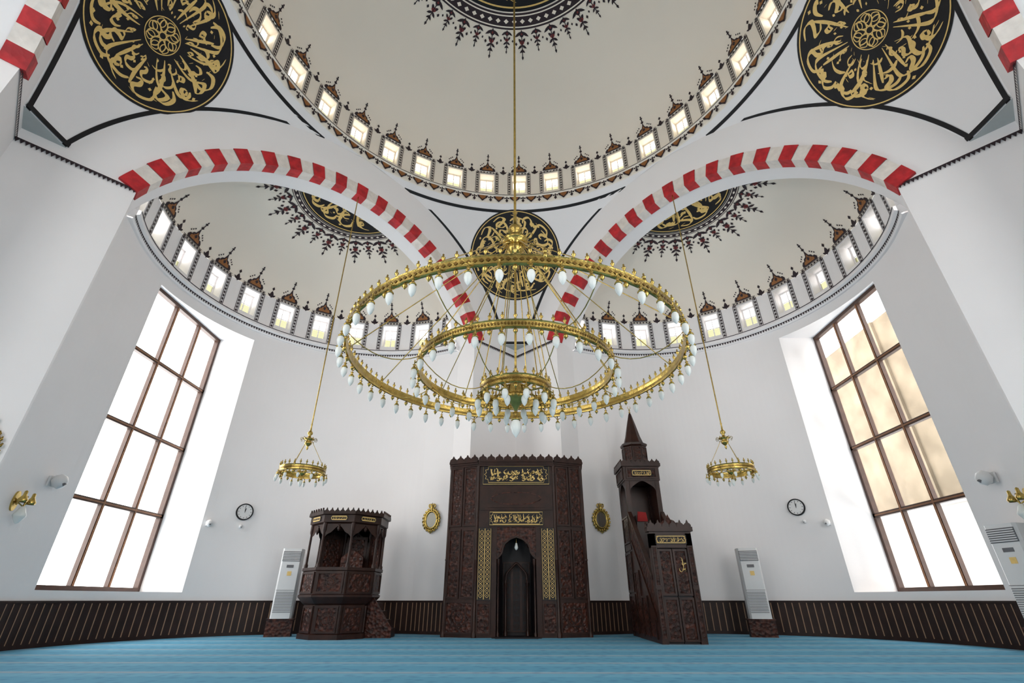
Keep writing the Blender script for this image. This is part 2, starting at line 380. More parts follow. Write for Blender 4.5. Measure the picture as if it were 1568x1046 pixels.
# ------------------------------------------------------------------ pendentives
SR2=.82**2+A**2; SZ=.80
def pend(azim):
    b=MB(); zs=[1.04+(1.622-1.04)*i/28 for i in range(29)]; nA=24
    vs=[];fs=[]
    for z in zs:
        r=math.sqrt(SR2-(z-SZ)**2); t=math.sqrt(max(0,.82**2-(z-SZ)**2)); th=math.pi/4-math.atan(t/A)
        for k in range(nA+1): vs.append((*wz(azim-th+2*th*k/nA,r),Z(z)))
    for j in range(28):
        for k in range(nA): o=j*(nA+1)+k; fs.append((o,o+1,o+nA+2,o+nA+1))
    b.add(vs,fs,0,True)
    z=1.04; r0=math.sqrt(SR2-(z-SZ)**2); t=math.sqrt(.82**2-(z-SZ)**2); th0=math.pi/4-math.atan(t/A)
    c=wz(azim,A*math.sqrt(2)); b.add([(*wz(azim-th0,r0),Z(z)),(*wz(azim+th0,r0),Z(z)),(c[0],c[1],Z(z-.0))],[(0,1,2)],1)
    pe=b.obj('ceiling_pendentive',[M_wall,M_soffit_shade])
    b=MB()
    def sp(ang,z,e):
        r=math.sqrt(max(0,SR2-(z-SZ)**2)); return (*wz(ang,r-e/S),Z(z))
    for sgn in (-1,1):
        vs=[]
        for z in zs:
            r=math.sqrt(SR2-(z-SZ)**2); t=math.sqrt(max(0,.82**2-(z-SZ)**2)); th=math.pi/4-math.atan(t/A)
            w=.012*(1+.7*(z-1.04)) ; o=.004
            if z>1.58: break
            vs+=[sp(azim+sgn*(th-o/r),z,.012),sp(azim+sgn*max(0,th-(o+w)/r),z,.012)]
        b.add(vs,[(2*i,2*i+1,2*i+3,2*i+2) for i in range(len(vs)//2-1)],0)
    n=8
    for k in range(n):
        a0=azim-th0+2*th0*k/n; a1=azim-th0+2*th0*(k+1)/n
        b.quad(sp(a0,1.042,.03),sp(a1,1.042,.03),sp(a1,1.054,.03),sp(a0,1.054,.03),0)
    vs=[]
    for k in range(41):
        a=azim+rad(33)*(k/20-1); vs+=[sp(a,1.590,.012),sp(a,1.600,.012)]
    b.add(vs,[(2*i,2*i+1,2*i+3,2*i+2) for i in range(40)],0)
    b.obj('black_outline',[M_black],pe); b=MB()
    R=math.sqrt(SR2); zc=1.434; rc=math.sqrt(SR2-(zc-SZ)**2)
    d0=Vector((math.sin(azim)*rc,math.cos(azim)*rc,zc-SZ)).normalized()
    e1=Vector((math.cos(azim),-math.sin(azim),0)); e2=e1.cross(d0)
    if e2.z<0: e2=-e2
    C=Vector((0,CY*S,Z(SZ)))
    def P(r,phi,e):
        p=r/R; return C+(d0*math.cos(p)+(e1*math.cos(phi)+e2*math.sin(phi))*math.sin(p))*(R*S-e)
    roundel(b,P,.212,0,1,random.Random(int(azim*10)+40))
    b.obj('calligraphy_roundel',[M_black,M_gold],pe)
for k in range(4): pend(k*math.pi/2)
# ------------------------------------------------------------------ four sides with exedrae
SIDES={'front_left':((-q,q),(q,q)),'front_right':((q,q),(-q,q)),'back_left':((-q,-q),(q,-q)),'back_right':((q,-q),(-q,-q))}
ARC_Z=.753; ARC_R=.667; TH=.11; TF=.62; CR=.64; CD=-.07
wincount=0
def side(name,ax,tg,wins):
    global wincount
    W=lambda d,t,z:(( (A+d)*ax[0]+t*tg[0])*S,(CY+(A+d)*ax[1]+t*tg[1])*S,Z(z))
    zf=-HC/S
    xyc=lambda al,r:W(CD+r*math.cos(al),r*math.sin(al),0)[:2]
    b=MB()
    arcz=lambda t:ARC_Z+math.sqrt(ARC_R**2-t*t)
    for s in (-1,1): b.quad(W(0,s*A,zf),W(0,s*TF,zf),W(0,s*TF,1.64),W(0,s*A,1.64))
    n=48; ts=[TF*math.sin(math.pi/2*(2*i/n-1)) for i in range(n+1)]
    for t0,t1 in zip(ts,ts[1:]):
        for d in (0,TH): b.quad(W(d,t0,arcz(t0)),W(d,t1,arcz(t1)),W(d,t1,1.66),W(d,t0,1.66))
        b.quad(W(0,t0,arcz(t0)),W(0,t1,arcz(t1)),W(TH,t1,arcz(t1)),W(TH,t0,arcz(t0)))
    al_b=rad(62); Bd,Bt=CD+CR*math.cos(al_b),CR*math.sin(al_b)
    for s in (-1,1):
        b.quad(W(0,s*TF,zf),W(TH,s*TF,zf),W(TH,s*TF,1.0),W(0,s*TF,1.0))
        b.quad(W(TH,s*TF,zf),W(Bd,s*Bt,zf),W(Bd,s*Bt,1.0),W(TH,s*TF,1.0))
        b.quad(W(TH,s*TF-s*.02,.99),W(TH,s*1.0,.99),W(TH,s*1.0,1.7),W(TH,s*TF,1.7))
    edges=[-62+124*i/62 for i in range(63)]
    for w in wins: edges+=[w*8.5,w*46.75]
    edges=sorted(set(round(e,3) for e in edges)); zt=.948; zs_=.022
    npl=.6084
    for a0,a1 in zip(edges,edges[1:]):
        p=lambda a,z:(*xyc(rad(a),CR),Z(z)); mid=(a0+a1)/2; w=None
        for ww in wins:
            if min(ww*8.5,ww*46.75)<mid<max(ww*8.5,ww*46.75): w=ww
        if w is None: b.quad(p(a0,zf),p(a1,zf),p(a1,.992),p(a0,.992))
        else:
            def pl(a,z):
                d,t=CD+CR*math.cos(rad(a)),CR*math.sin(rad(a)); t*=-w
                wc=(d+t)*q; dd,tt=npl*q+wc*q,-npl*q+wc*q
                dd,tt=dd+.02*q,tt-.02*q
                return W(dd,-w*tt,z)
            b.quad(p(a0,zf),p(a1,zf),p(a1,zs_),p(a0,zs_)); b.quad(p(a0,zt),p(a1,zt),p(a1,.992),p(a0,.992))
            for z in (zs_,zt): b.quad(p(a0,z),p(a1,z),pl(a1,z),pl(a0,z))
            for a in (a0,a1):
                if abs(abs(a)-8.5)<.01 or abs(abs(a)-46.75)<.01: b.quad(p(a,zs_),p(a,zt),pl(a,zt),pl(a,zs_))
    aJ=math.acos((TH-CD)/CR)
    revring(b,[(CR+.12,.986),(CR-.008,.986),(CR-.012,.99),(CR-.012,1.0),(CR-.022,1.006),(CR-.022,1.02),(CR,1.022),(CR,1.03)],0,xyc,-aJ,aJ,72,False)
    drumwall(b,None,CR,[rad(14*i) for i in range(-5,6)],.031,1.02,1.17,1.05,1.16,.06,-rad(75),rad(75),xyc,False)
    wall=b.obj('wall_'+name,[M_wall,M_tint])
    b=MB(); vs=[];fs=[]; nr,na=40,120; hd=.29; zb=1.17
    for j in range(nr+1):
        e=math.pi/2*j/nr
        for i in range(na+1):
            al=-math.pi+2*math.pi*i/na; vs.append((*xyc(al,CR*math.cos(e)),Z(zb+hd*math.sin(e))))
    for j in range(nr):
        for i in range(na):
            e=math.pi/2*(j+.5)/nr; al=-math.pi+2*math.pi*(i+.5)/na
            if CD+CR*math.cos(e)*math.cos(al)>.06: o=j*(na+1)+i; fs.append((o,o+1,o+na+2,o+na+1))
    b.add(vs,fs,0,True); semi=b.obj('ceiling_semi_dome',[M_dome])
    pr=Profile(CR,1.02,zb,hd); b=MB()
    for i in range(-5,6):
        a0=rad(14*i)
        def f(x,v,e,a0=a0):
            r,z,nr_,nz=pr.at(v); a=a0+x/r; return (*xyc(a,r+nr_*e/S),Z(z)-abs(nz)*e)
        winzone(b,f,pr,.031,.03,.14,0,1)
        if i<5:
            g=lambda x,v,e,a0=a0:f(x,v,e,a0+rad(7)); leaf(b,0,.145,.035,.016,math.pi/2,g,0,.014); dia(b,0,.19,.006,.009,g,0,.014)
            for s in(-1,1): leaf(b,0,.15,.022,.009,math.pi/2+s*.9,g,0,.014)
    nz_=150
    for i in range(nz_):
        a=-aJ+2*aJ*(i+.5)/nz_; hw=aJ/nz_*CR
        g=lambda x,v,e,a=a:(*xyc(a+x/CR,CR-.012-e/S),Z(v))
        poly2(b,[(-hw*.8,.999),(hw*.8,.999),(0,.989)],g,0,.012); poly2(b,[(-hw,.9985),(hw,.9985),(hw,1.0005),(-hw,1.0005)],g,0,.014)
        g=lambda x,v,e,a=a:(*xyc(a+x/CR,CR-.022-e/S),Z(v))
        poly2(b,[(-hw,1.0165),(hw,1.0165),(hw,1.0195),(-hw,1.0195)],g,0,.012)
    for s in (-1,1):
        n=26
        for i in range(n):
            t0=TF+(A-TF)*i/n; t1=TF+(A-TF)*(i+1)/n; e=-.004
            b.quad(W(e,s*t0,1.004),W(e,s*t1,1.004),W(e,s*t1,1.0075),W(e,s*t0,1.0075)); b.add([W(e,s*t0,1.004),W(e,s*t1,1.004),W(e,s*(t0+t1)/2,.993)],[(0,1,2)],0)
    b.obj('exedra_window_ornament',[M_dark,M_brown],wall)
    MD=.03
    def P(r,phi,e):
        d,t=MD+r*math.cos(phi),r*math.sin(phi); rr=min(.999,math.hypot(d-CD,t)/CR)
        x,y,_=W(d,t,0); return (x,y,Z(zb+hd*math.sqrt(1-rr*rr))-e*1.2)
    b=MB(); roundel(b,P,.215,0,1,random.Random(len(name)*7),rings=16,tall=.55)
    ringband(b,P,.217,.245,56,2,3); fringe(b,P,.247,.365,32,2,4)
    o=Vector(W(0,0,0)); axv=Vector((ax[0],ax[1],0)); keep=[]
    for i,f in enumerate(b.f):
        c=sum((Vector(b.v[k]) for k in f),Vector())/len(f); dd=(c-o).dot(axv)/S
        if dd>.05: keep.append(i)
    b.f=[b.f[i] for i in keep]; b.m=[b.m[i] for i in keep]; b.s=[b.s[i] for i in keep]
    b.obj('semi_dome_calligraphy_medallion',[M_black,M_gold,M_dark,M_dome,M_maroon],semi)
    b=MB(); N=37; am=math.asin(TF/ARC_R)
    for i in range(N):
        a0=-am+2*am*i/N; a1=-am+2*am*(i+1)/N; m=0 if i%2==0 else 1
        ro=ARC_R+(.050 if m==0 else .048); dI=-.010 if m==0 else -.008
        for k in range(2):
            p0=a0+(a1-a0)*k/2; p1=a0+(a1-a0)*(k+1)/2; ri=ARC_R-.004
            Q=lambda a,r,d:W(d,r*math.sin(a),ARC_Z+r*math.cos(a))
            b.quad(Q(p0,ri,dI),Q(p1,ri,dI),Q(p1,ro,dI),Q(p0,ro,dI),m); b.quad(Q(p0,ri,dI),Q(p1,ri,dI),Q(p1,ri,.035),Q(p0,ri,.035),m)
            b.quad(Q(p0,ro,dI),Q(p1,ro,dI),Q(p1,ro,.001),Q(p0,ro,.001),m)
        if i in (0,N-1):
            aa=a0 if i==0 else a1
            b.quad(Q(aa,ri,dI),Q(aa,ro,dI),Q(aa,ro,.035),Q(aa,ri,.035),m)
    b.obj('striped_arch',[M_red,M_white],wall)
    for w in wins:
        wincount+=1; b=MB()
        def F(p,w=w):
            wc=p[0]/S; dpt=npl+p[1]/S; dd,tt=dpt*q+wc*q,-dpt*q+wc*q
            x,y,_=W(dd,-w*tt,0); return (x,y,p[2])
        b.xf=F; w0,w1=-.075*S,.3314*S; z0,z1=Z(zs_),Z(zt)
        fw=.11
        b.box(w0,w0+fw,-.03,.12,z0,z1,0); b.box(w1-fw,w1,-.03,.12,z0,z1,0); b.box(w0,w1,-.035,.12,z0,z0+fw,0); b.box(w0,w1,-.035,.12,z1-fw,z1,0)
        for i in (1,2):
            x=w0+(w1-w0)*i/3; b.box(x-.05,x+.05,-.02,.1,z0,z1,0); b.box(x-.024,x+.024,-.04,.0,z0+fw,z1-fw,1)
        for i in (1,2,3):
            z=z0+(z1-z0)*i/4; b.box(w0,w1,-.03,.1,z-.06,z+.06,0); b.box(w0+fw,w1-fw,-.045,.0,z-.02,z+.02,1)
        b.box(w0+.02,w1-.02,.05,.06,z0,z1,2)
        b.xf=None; b.obj('window_%d'%wincount,[M_frame,M_frame2,M_glass])
        c=Vector(F(((w0+w1)/2,.25,(z0+z1)/2))); inn=Vector(F(((w0+w1)/2,-1,(z0+z1)/2)))-c
        L=bpy.data.lights.new('window_portal','AREA'); L.shape='RECTANGLE'; L.size=w1-w0; L.size_y=z1-z0; L.cycles.is_portal=True
        lo=bpy.data.objects.new('window_portal_%d'%wincount,L); lo.location=c; lo.rotation_euler=inn.to_track_quat('-Z','Y').to_euler(); bpy.context.scene.collection.objects.link(lo)
    path=[(0,-A),(0,-TF),(TH,-TF),(Bd,-Bt)]+[(CD+CR*math.cos(rad(a)),CR*math.sin(rad(a))) for a in range(-60,61,2)]+[(Bd,Bt),(TH,TF),(0,TF),(0,A)]
    P2=[Vector(W(d,t,0)[:2]) for d,t in path]; cen=Vector(W(-.2,0,0)[:2])
    out=[]
    for i,p in enumerate(P2):
        ns=[]
        for k in (i-1,i):
            if 0<=k<len(P2)-1:
                e=(P2[k+1]-P2[k]).normalized(); nn=Vector((-e.y,e.x)); 
                ns.append(nn)
        nn=sum(ns,Vector((0,0))); nn/= max(.4,nn.length); out.append(nn)
    mi=len(P2)//2
    sg=1 if out[mi].dot(cen-P2[mi])>0 else -1
    b=MB(); H=.93
    O=lambda i,o,z:(P2[i].x+sg*out[i].x*o,P2[i].y+sg*out[i].y*o,z)
    for i in range(len(P2)-1):
        b.quad(O(i,.035,0),O(i+1,.035,0),O(i+1,.035,H),O(i,.035,H),0)
        b.quad(O(i,.06,H-.05),O(i+1,.06,H-.05),O(i+1,.06,H),O(i,.06,H),0); b.quad(O(i,.06,H),O(i+1,.06,H),O(i+1,0,H),O(i,0,H),0)
        b.quad(O(i,.055,0),O(i+1,.055,0),O(i+1,.055,.08),O(i,.055,.08),0)
        L=(P2[i+1]-P2[i]).length; n=max(1,round(L/.145))
        e=(P2[i+1]-P2[i]).normalized()
        for k in range(n):
            t=(k+.5)/n; a=Vector(O(i,.037,0)).lerp(Vector(O(i+1,.037,0)),t); ex=Vector((e.x,e.y,0))*.013
            z1_=Vector((0,0,H-.06)); z0_=Vector((0,0,.085)); nn=Vector((out[i].x,out[i].y,0))*sg*.006
            b.quad(a-ex+z0_+nn,a+ex+z0_+nn,a+ex+z1_+nn,a-ex+z1_+nn,1)
    b.obj('baseboard_'+name,[M_slat,M_tan])
for nm,(ax,tg) in SIDES.items(): side(nm,ax,tg,[-1] if 'front' in nm else [-1,1])  # back sides get an unseen second window, added to let in more light
# ------------------------------------------------------------------ chandeliers
def lampdrop(b,x,y,z,s=1,ax_=0):
    b.tube([(x,y,z),(x,y,z-.14*s)],.008*s,4,0)
    b.rev([(.004,0),(.03*s,-.01*s),(.012*s,-.03*s),(.042*s,-.07*s),(.048*s,-.085*s),(.0,-.09*s)],(x,y,z-.06*s),8,0)
    b.rev([(.034*s,0),(.048*s,-.03*s),(.050*s,-.07*s),(.036*s,-.12*s),(.014*s,-.155*s),(.0,-.17*s)],(x,y,z-.15*s),10,1)
def post(b,x,y,z,s=1):
    b.rev([(.018,0),(.01,.03),(.026,.05),(.028,.07),(.01,.09),(.014,.11),(0,.13)],(x,y,z),6,0)
def bandring(b,cx,cy,cz,R,h,t,n=72):
    P=[(R+t,-h/2),(R+t*1.6,-h/2+.01),(R+t,-h/2+.025),(R+t,h/2-.025),(R+t*1.6,h/2-.01),(R+t,h/2),(R-t,h/2),(R-t,h/2-.03),(R-t*.5,0),(R-t,-h/2+.03),(R-t,-h/2),(R+t,-h/2)]
    b.rev(P,(cx,cy,cz),n,0,False)
    for k in range(n*3):
        a=2*math.pi*k/n/3; f=lambda u,v,e,a=a:(cx+(R+e)*math.cos(a+u/R),cy+(R+e)*math.sin(a+u/R),cz+v)
        dia(b,0,0,math.pi*R/n/3*.8,h*.18,f,2,t+.006); 
def chandelier(cx,cy,tiers,hubz,topz,name,nch,hub=1.0,flo=None):
    b=MB()
    for R,z,nl,h in tiers:
        bandring(b,cx,cy,z,R,h,.016)
        for k in range(nl):
            a=2*math.pi*(k+.5)/nl; c,s=math.cos(a),math.sin(a); x,y=cx+(R+.06)*c,cy+(R+.06)*s
            b.tube([(cx+R*c,cy+R*s,z-h*.3),(cx+(R+.05)*c,cy+(R+.05)*s,z-h*.55),(x,y,z-h*.3)],.012,5,0)
            lampdrop(b,x,y,z-h*.35,1.0 if hub>=1 else .75)
            post(b,cx+R*c,cy+R*s,z+h/2)
            a2=2*math.pi*k/nl
            post(b,cx+R*math.cos(a2),cy+R*math.sin(a2),z+h/2)
            b.rev([(.0,0),(.03,-.02),(.035,-.05),(.012,-.08),(0,-.1)],(cx+R*math.cos(a2),cy+R*math.sin(a2),z-h/2),6,0)
    R0,z0,_,_=tiers[0]
    for k in range(nch):
        for (R,z,_,h) in tiers:
            if R<R0 and k%2: continue
            a=2*math.pi*(k+.25)/nch; e=.12*hub
            p0=Vector((cx+e*math.cos(a),cy+e*math.sin(a),hubz)); p1=Vector((cx+R*math.cos(a),cy+R*math.sin(a),z+h/2))
            pts=[p0.lerp(p1,t) for t in [i/4 for i in range(5)]]; b.tube(pts,.009 if hub>=1 else .007,5,0)
            b.rev([(0,-.05),(.028,-.03),(.03,.03),(0,.06)],tuple(p1),6,0)
    s=hub
    b.rev([(0,-.55*s),(.03*s,-.5*s),(.06*s,-.42*s),(.03*s,-.36*s),(.10*s,-.30*s),(.17*s,-.22*s),(.17*s,-.12*s),(.08*s,-.06*s),(.24*s,-.02*s),(.25*s,.04*s),(.10*s,.08*s),(.06*s,.2*s),(.13*s,.28*s),(.12*s,.36*s),(.05*s,.44*s),(.03*s,.7*s),(.05*s,.75*s),(.018,.8*s)],(cx,cy,hubz),20,0)
    for k in range(10):
        a=2*math.pi*k/10; c_,s_=math.cos(a),math.sin(a)
        pr_=[(.24,.0),(.34,.06),(.40,.0),(.36,-.08),(.30,-.05)]; b.tube([(cx+r*s*c_,cy+r*s*s_,hubz+z*s) for r,z in pr_],.014*s,5,0)
    b.tube([(cx,cy,hubz+.5*s),(cx,cy,(hubz+topz)/2),(cx,cy,topz)],.026*s if hub>=1 else .018,8,0)
    if hub>=1:
        R,z,_,_=tiers[-1]
        b.tube([(cx,cy,hubz-.3),(cx,cy,z-.1)],.02,6,0)
        b.rev([(0,.5),(.05,.45),(.04,.3),(.12,.2),(.17,.12),(.20,.0),(.17,-.06),(.08,-.12),(.04,-.2),(.0,-.25)],(cx,cy,z-.1),18,0)
        for k in range(8):
            a=2*math.pi*k/8; b.tube([(cx+r*math.cos(a),cy+r*math.sin(a),z+zz) for r,zz in ((.1,.1),(.25,.02),(.4,.06),(R,.0))],.016,5,0)
            lampdrop(b,cx+.34*math.cos(a+.4),cy+.34*math.sin(a+.4),z-.05)
        lampdrop(b,cx,cy,z-.25,1.6)
        for (R2,z2,_,_),(R3,z3,_,_) in zip(tiers,tiers[1:]):
            for k in range(8):
                a=2*math.pi*(k+.5)/8; p0=Vector((cx+R2*math.cos(a),cy+R2*math.sin(a),z2)); p1=Vector((cx+R3*math.cos(a),cy+R3*math.sin(a),z3))
                pts=[]
                for i in range(9):
                    t=i/8; p=p0.lerp(p1,t); p.z-=.22*4*t*(1-t); pts.append(p)
                b.tube(pts,.008,5,0)
    else:
        R,z,_,_=tiers[0]
        b.rev([(0,.04),(.10,.0),(.06,-.06),(0,-.1)],(cx,cy,z-.02),10,0); lampdrop(b,cx,cy,z-.08,1.0)
        for k in range(6):
            a=math.pi*k/3; b.tube([(cx,cy,z),(cx+R*math.cos(a),cy+R*math.sin(a),z)],.01,4,0)
    return b.obj(name,[M_brass,M_lamp,M_brass2])
chandelier(0,CY*S,[(2.70,3.50+HC,48,.15),(1.58,3.29+HC,28,.14),(.55,2.95+HC,12,.16)],6.0+HC,Z(2.30),'chandelier',12)
for sx in (-1,1):
    chandelier(sx*5.62,12.75,[(.56,2.98+HC,12,.15)],3.84+HC,Z(1.455),'pendant_chandelier',3,.55)
# ------------------------------------------------------------------ wood furniture helpers
def crest(b,p0,p1,z,h,w,m=0,t=.04):
    p0=Vector((*p0,z)); p1=Vector((*p1,z)); L=(p1-p0).length; n=max(1,round(L/w)); e=(p1-p0).normalized(); nn=Vector((-e.y,e.x,0))
    for i in range(n):
        c=p0+e*L*(i+.5)/n; ww=L/n/2
        P=[(-.98,0),(.98,0),(.95,.35),(.6,.55),(.35,.6),(.15,.85),(0,1),(-.15,.85),(-.35,.6),(-.6,.55),(-.95,.35)]
        b.prism([(x*ww,y*h) for x,y in P],lambda u,v,d,c=c:c+e*u+Vector((0,0,v))+nn*d,-t/2,t/2,m)
def framed(b,p0,p1,z0,z1,out,m_f=0,m_p=1,fw=.05,t=.03):
    p0=Vector((*p0,0)); p1=Vector((*p1,0)); L=(p1-p0).length; e=(p1-p0).normalized(); nn=Vector((out[0],out[1],0)).normalized()
    mp=lambda u,v,d:p0+e*u+Vector((0,0,v))+nn*d
    R=lambda a,c,b_,d_:[(a,c),(b_,c),(b_,d_),(a,d_)]
    b.prism(R(fw,z0+fw,L-fw,z1-fw),mp,0,t*.3,m_p)
    for r in (R(0,z0,L,z0+fw),R(0,z1-fw,L,z1),R(0,z0+fw,fw,z1-fw),R(L-fw,z0+fw,L,z1-fw)): b.prism(r,mp,0,t,m_f)
    w,h=L-2*fw,z1-z0-2*fw; n=max(1,round(h/max(w,.05)))
    for k in range(n):
        cy_=z0+fw+h*(k+.5)/n; s=min(w,h/n)*.42
        for rot in (0,math.pi/4):
            pts=[(L/2+s*math.cos(rot+i*math.pi/2),cy_+s*math.sin(rot+i*math.pi/2)) for i in range(4)]
            line2(b,pts,s*.13,mp,m_f,t*.75,True)
        line2(b,[(L/2+s*.45*math.cos(i*math.pi/4),cy_+s*.45*math.sin(i*math.pi/4)) for i in range(8)],s*.12,mp,m_f,t*.75,True)
    return mp
# ------------------------------------------------------------------ mihrab
b=MB(); YF=15.95; ZT=4.98
W0,W1=1.22,2.14; yw=16.25
b.box(-W0,-.74,YF,16.8,0,ZT,0); b.box(.74,W0,YF,16.8,0,ZT,0); b.box(-.74,.74,YF,16.8,2.95,ZT,0)
for s in (-1,1):
    pts=[(s*W0,YF),(s*W1,yw),(s*W1,16.5),(s*W0,16.8)]
    b.add([(x,y,0) for x,y in pts]+[(x,y,ZT) for x,y in pts],[(0,1,5,4),(1,2,6,5),(2,3,7,6),(4,5,6,7)],0)
    out=(s*(yw-YF),-(W1-W0))
    pa,pb=Vector((s*W0,YF)),Vector((s*W1,yw))
    for u0,u1,zz in ((.04,.96,((.08,.92),)),(.04,.50,((.98,2.9),(2.98,4.82))),(.54,.96,((.98,2.9),(2.98,4.82)))):
        a_,c_=pa.lerp(pb,u0),pa.lerp(pb,u1)
        for z0,z1 in zz: framed(b,a_,c_,z0,z1,out,0,1,.05,.04)
    for cx_,cy_ in ((s*W0,YF-.02),(s*W1,yw)):
        b.rev([(.07,0),(.07,.12),(.045,.16),(.045,2.0),(.06,2.03),(.045,2.06),(.045,4.75),(.07,4.85),(.07,ZT)],(cx_,cy_,0),12,0)
    x0,x1=(s*.76,s*1.17); x0,x1=min(x0,x1),max(x0,x1)
    framed(b,(x0,YF),(x1,YF),.08,.88,(0,-1),0,1,.04,.04)
    mpf=lambda u,v,d:(u,YF-d,v)
    b.prism([(x0,.93),(x1,.93),(x1,2.93),(x0,2.93)],mpf,0,.02,3)
    for cx_ in (x0+.11,x1-.11):
        line2(b,[(cx_-.085,.96),(cx_+.085,.96),(cx_+.085,2.9),(cx_-.085,2.9)],.010,mpf,2,.028,True)
        for ph in (0,math.pi):
            pts=[(cx_+.052*math.sin(ph+i*math.pi/6),1.0+1.86*i/90) for i in range(91)]; line2(b,pts,.010,mpf,2,.030)
        for i in range(15): dia(b,cx_,1.0+1.86*(i+.5)/15,.012,.018,mpf,2,.032)
mpf=lambda u,v,d:(u,YF-d,v)
def cartouche(b,x0,x1,z0,z1,mp,seed,step=.2,nb=.075):
    b.prism([(x0,z0),(x1,z0),(x1,z1),(x0,z1)],mp,0,.02,3); h=z1-z0
    line2(b,[(x0+.03,z0+.03),(x1-.03,z0+.03),(x1-.03,z1-.03),(x0+.03,z1-.03)],.014,mp,2,.028,True)
    zc=(z0+z1)/2; k=h*.38; i0,i1=x0+h*.30,x1-h*.30
    pts=[(i0,zc+k),(i1,zc+k),(i1+.03*h,zc+k*.6),(i1+.15*h,zc+k*.55),(i1+.1*h,zc+.2*k),(i1+.2*h,zc),(i1+.1*h,zc-.2*k),(i1+.15*h,zc-k*.55),(i1+.03*h,zc-k*.6),(i1,zc-k)]
    pts+=[(i0,zc-k),(i0-.03*h,zc-k*.6),(i0-.15*h,zc-k*.55),(i0-.1*h,zc-.2*k),(i0-.2*h,zc),(i0-.1*h,zc+.2*k),(i0-.15*h,zc+k*.55),(i0-.03*h,zc+k*.6)]
    line2(b,pts,.014,mp,2,.030,True)
    calli(b,i0+.05*h,i1-.05*h,zc-k*.85,k*1.7,mp,2,.032,step,h*nb*.75,random.Random(seed))
cartouche(b,-1.1,1.1,4.22,4.9,mpf,5,.19)
b.prism([(-1.15,3.45),(1.15,3.45),(1.15,4.15),(-1.15,4.15)],mpf,0,.03,0)
b.prism([(-.9,3.52),(.9,3.52),(.9,4.08),(-.9,4.08)],mpf,0,.05,0)
line2(b,cat([(-.8,3.8),(-.5,3.95),(0,3.98),(.5,3.95),(.8,3.8),(.5,3.65),(0,3.62),(-.5,3.65)],5,True)[:-1],.035,mpf,1,.06,True)
cartouche(b,-.86,.86,2.98,3.42,mpf,9,.14)
for (p,r) in (((-W1-.05,yw),(-W0,YF-.06)),((-W0,YF-.06),(W0,YF-.06)),((W0,YF-.06),(W1+.05,yw))):
    pp,rr=Vector(p),Vector(r)
    for dz0,dz1,o in ((-.16,-.10,.03),(-.10,-.04,.06),(-.04,.04,.1)):
        e=(rr-pp).normalized(); nn=Vector((e.y,-e.x)); 
        vs=[(x.x+nn.x*k,x.y+nn.y*k,ZT+z) for z in (dz0,dz1) for x,k in ((pp,o),(rr,o),(rr,-.1),(pp,-.1))]
        b.add(vs,[(0,1,5,4),(0,3,2,1),(4,5,6,7),(1,2,6,5),(3,0,4,7)],0)
    crest(b,(pp.x+nn.x*.06,pp.y+nn.y*.06),(rr.x+nn.x*.06,rr.y+nn.y*.06),ZT+.03,.2,.26,0)
b.box(-W1,W1,16.25,16.5,ZT-.1,ZT+.04,0)
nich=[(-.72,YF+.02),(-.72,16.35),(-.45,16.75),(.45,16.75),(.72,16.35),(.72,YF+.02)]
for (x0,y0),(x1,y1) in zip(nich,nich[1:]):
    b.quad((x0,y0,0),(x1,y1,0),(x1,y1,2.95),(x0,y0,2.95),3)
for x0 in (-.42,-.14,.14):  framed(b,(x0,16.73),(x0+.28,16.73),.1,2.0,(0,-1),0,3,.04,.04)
def archpts(w,z0,h,n=10):
    L=[]
    for i in range(n+1):
        t=i/n; L.append((-w*(1-t)**.55*(1-.12*math.sin(t*math.pi*2)),z0+h*t))
    return L
al=archpts(.60,2.05,.62); al=al+[(-x,z) for x,z in al[-2::-1]]
for (xa,za),(xb,zb_) in zip(al,al[1:]): b.add([(xa,YF+.03,za),(xb,YF+.03,zb_),(xb,YF+.03,2.95),(xa,YF+.03,2.95)],[(0,1,2,3)],1)
for s in (-1,1): b.box(min(s*.60,s*.74),max(s*.60,s*.74),YF+.01,YF+.15,0,2.95,0)
line2(b,al,.05,lambda u,v,d:(u,YF+.02-d,v),0,.015)
for s in (-1,1): b.rev([(.05,0),(.05,.1),(.03,.14),(.03,1.85),(.05,1.92),(.055,2.05)],(s*.55,YF+.12,0),10,0)
for s in (-1,1):
    b.rev([(.06,0),(.06,.12),(.035,.16),(.035,1.3),(.06,1.4)],(s*.33,16.5,0),10,0)
pts=[(-.33,1.4),(-.30,1.65),(-.12,1.85),(0,1.95),(.12,1.85),(.30,1.65),(.33,1.4)]
b.tube([(x,16.5,z) for x,z in cat(pts,4)],.035,6,0)
for k in range(5):
    for s in (-1,1): b.rev([(0,.0),(.05,.05),(.06,.12),(0,.12)],(s*(.1+.1*k),16.3,2.75-.13*k),6,1)
b.tube([(0,16.2,2.9),(0,16.2,2.5)],.006,4,4); b.rev([(0,.12),(.03,.1),(.05,.02),(.06,-.02),(.04,-.07),(0,-.1)],(0,16.2,2.4),10,5)
b.box(-.70,.70,15.7,16.7,0,.02,3); b.box(-.6,.6,15.55,15.95,.0,.03,3)
b.obj('mihrab',[M_wood,M_carve,M_gold,M_inner,M_brass,M_lamp])
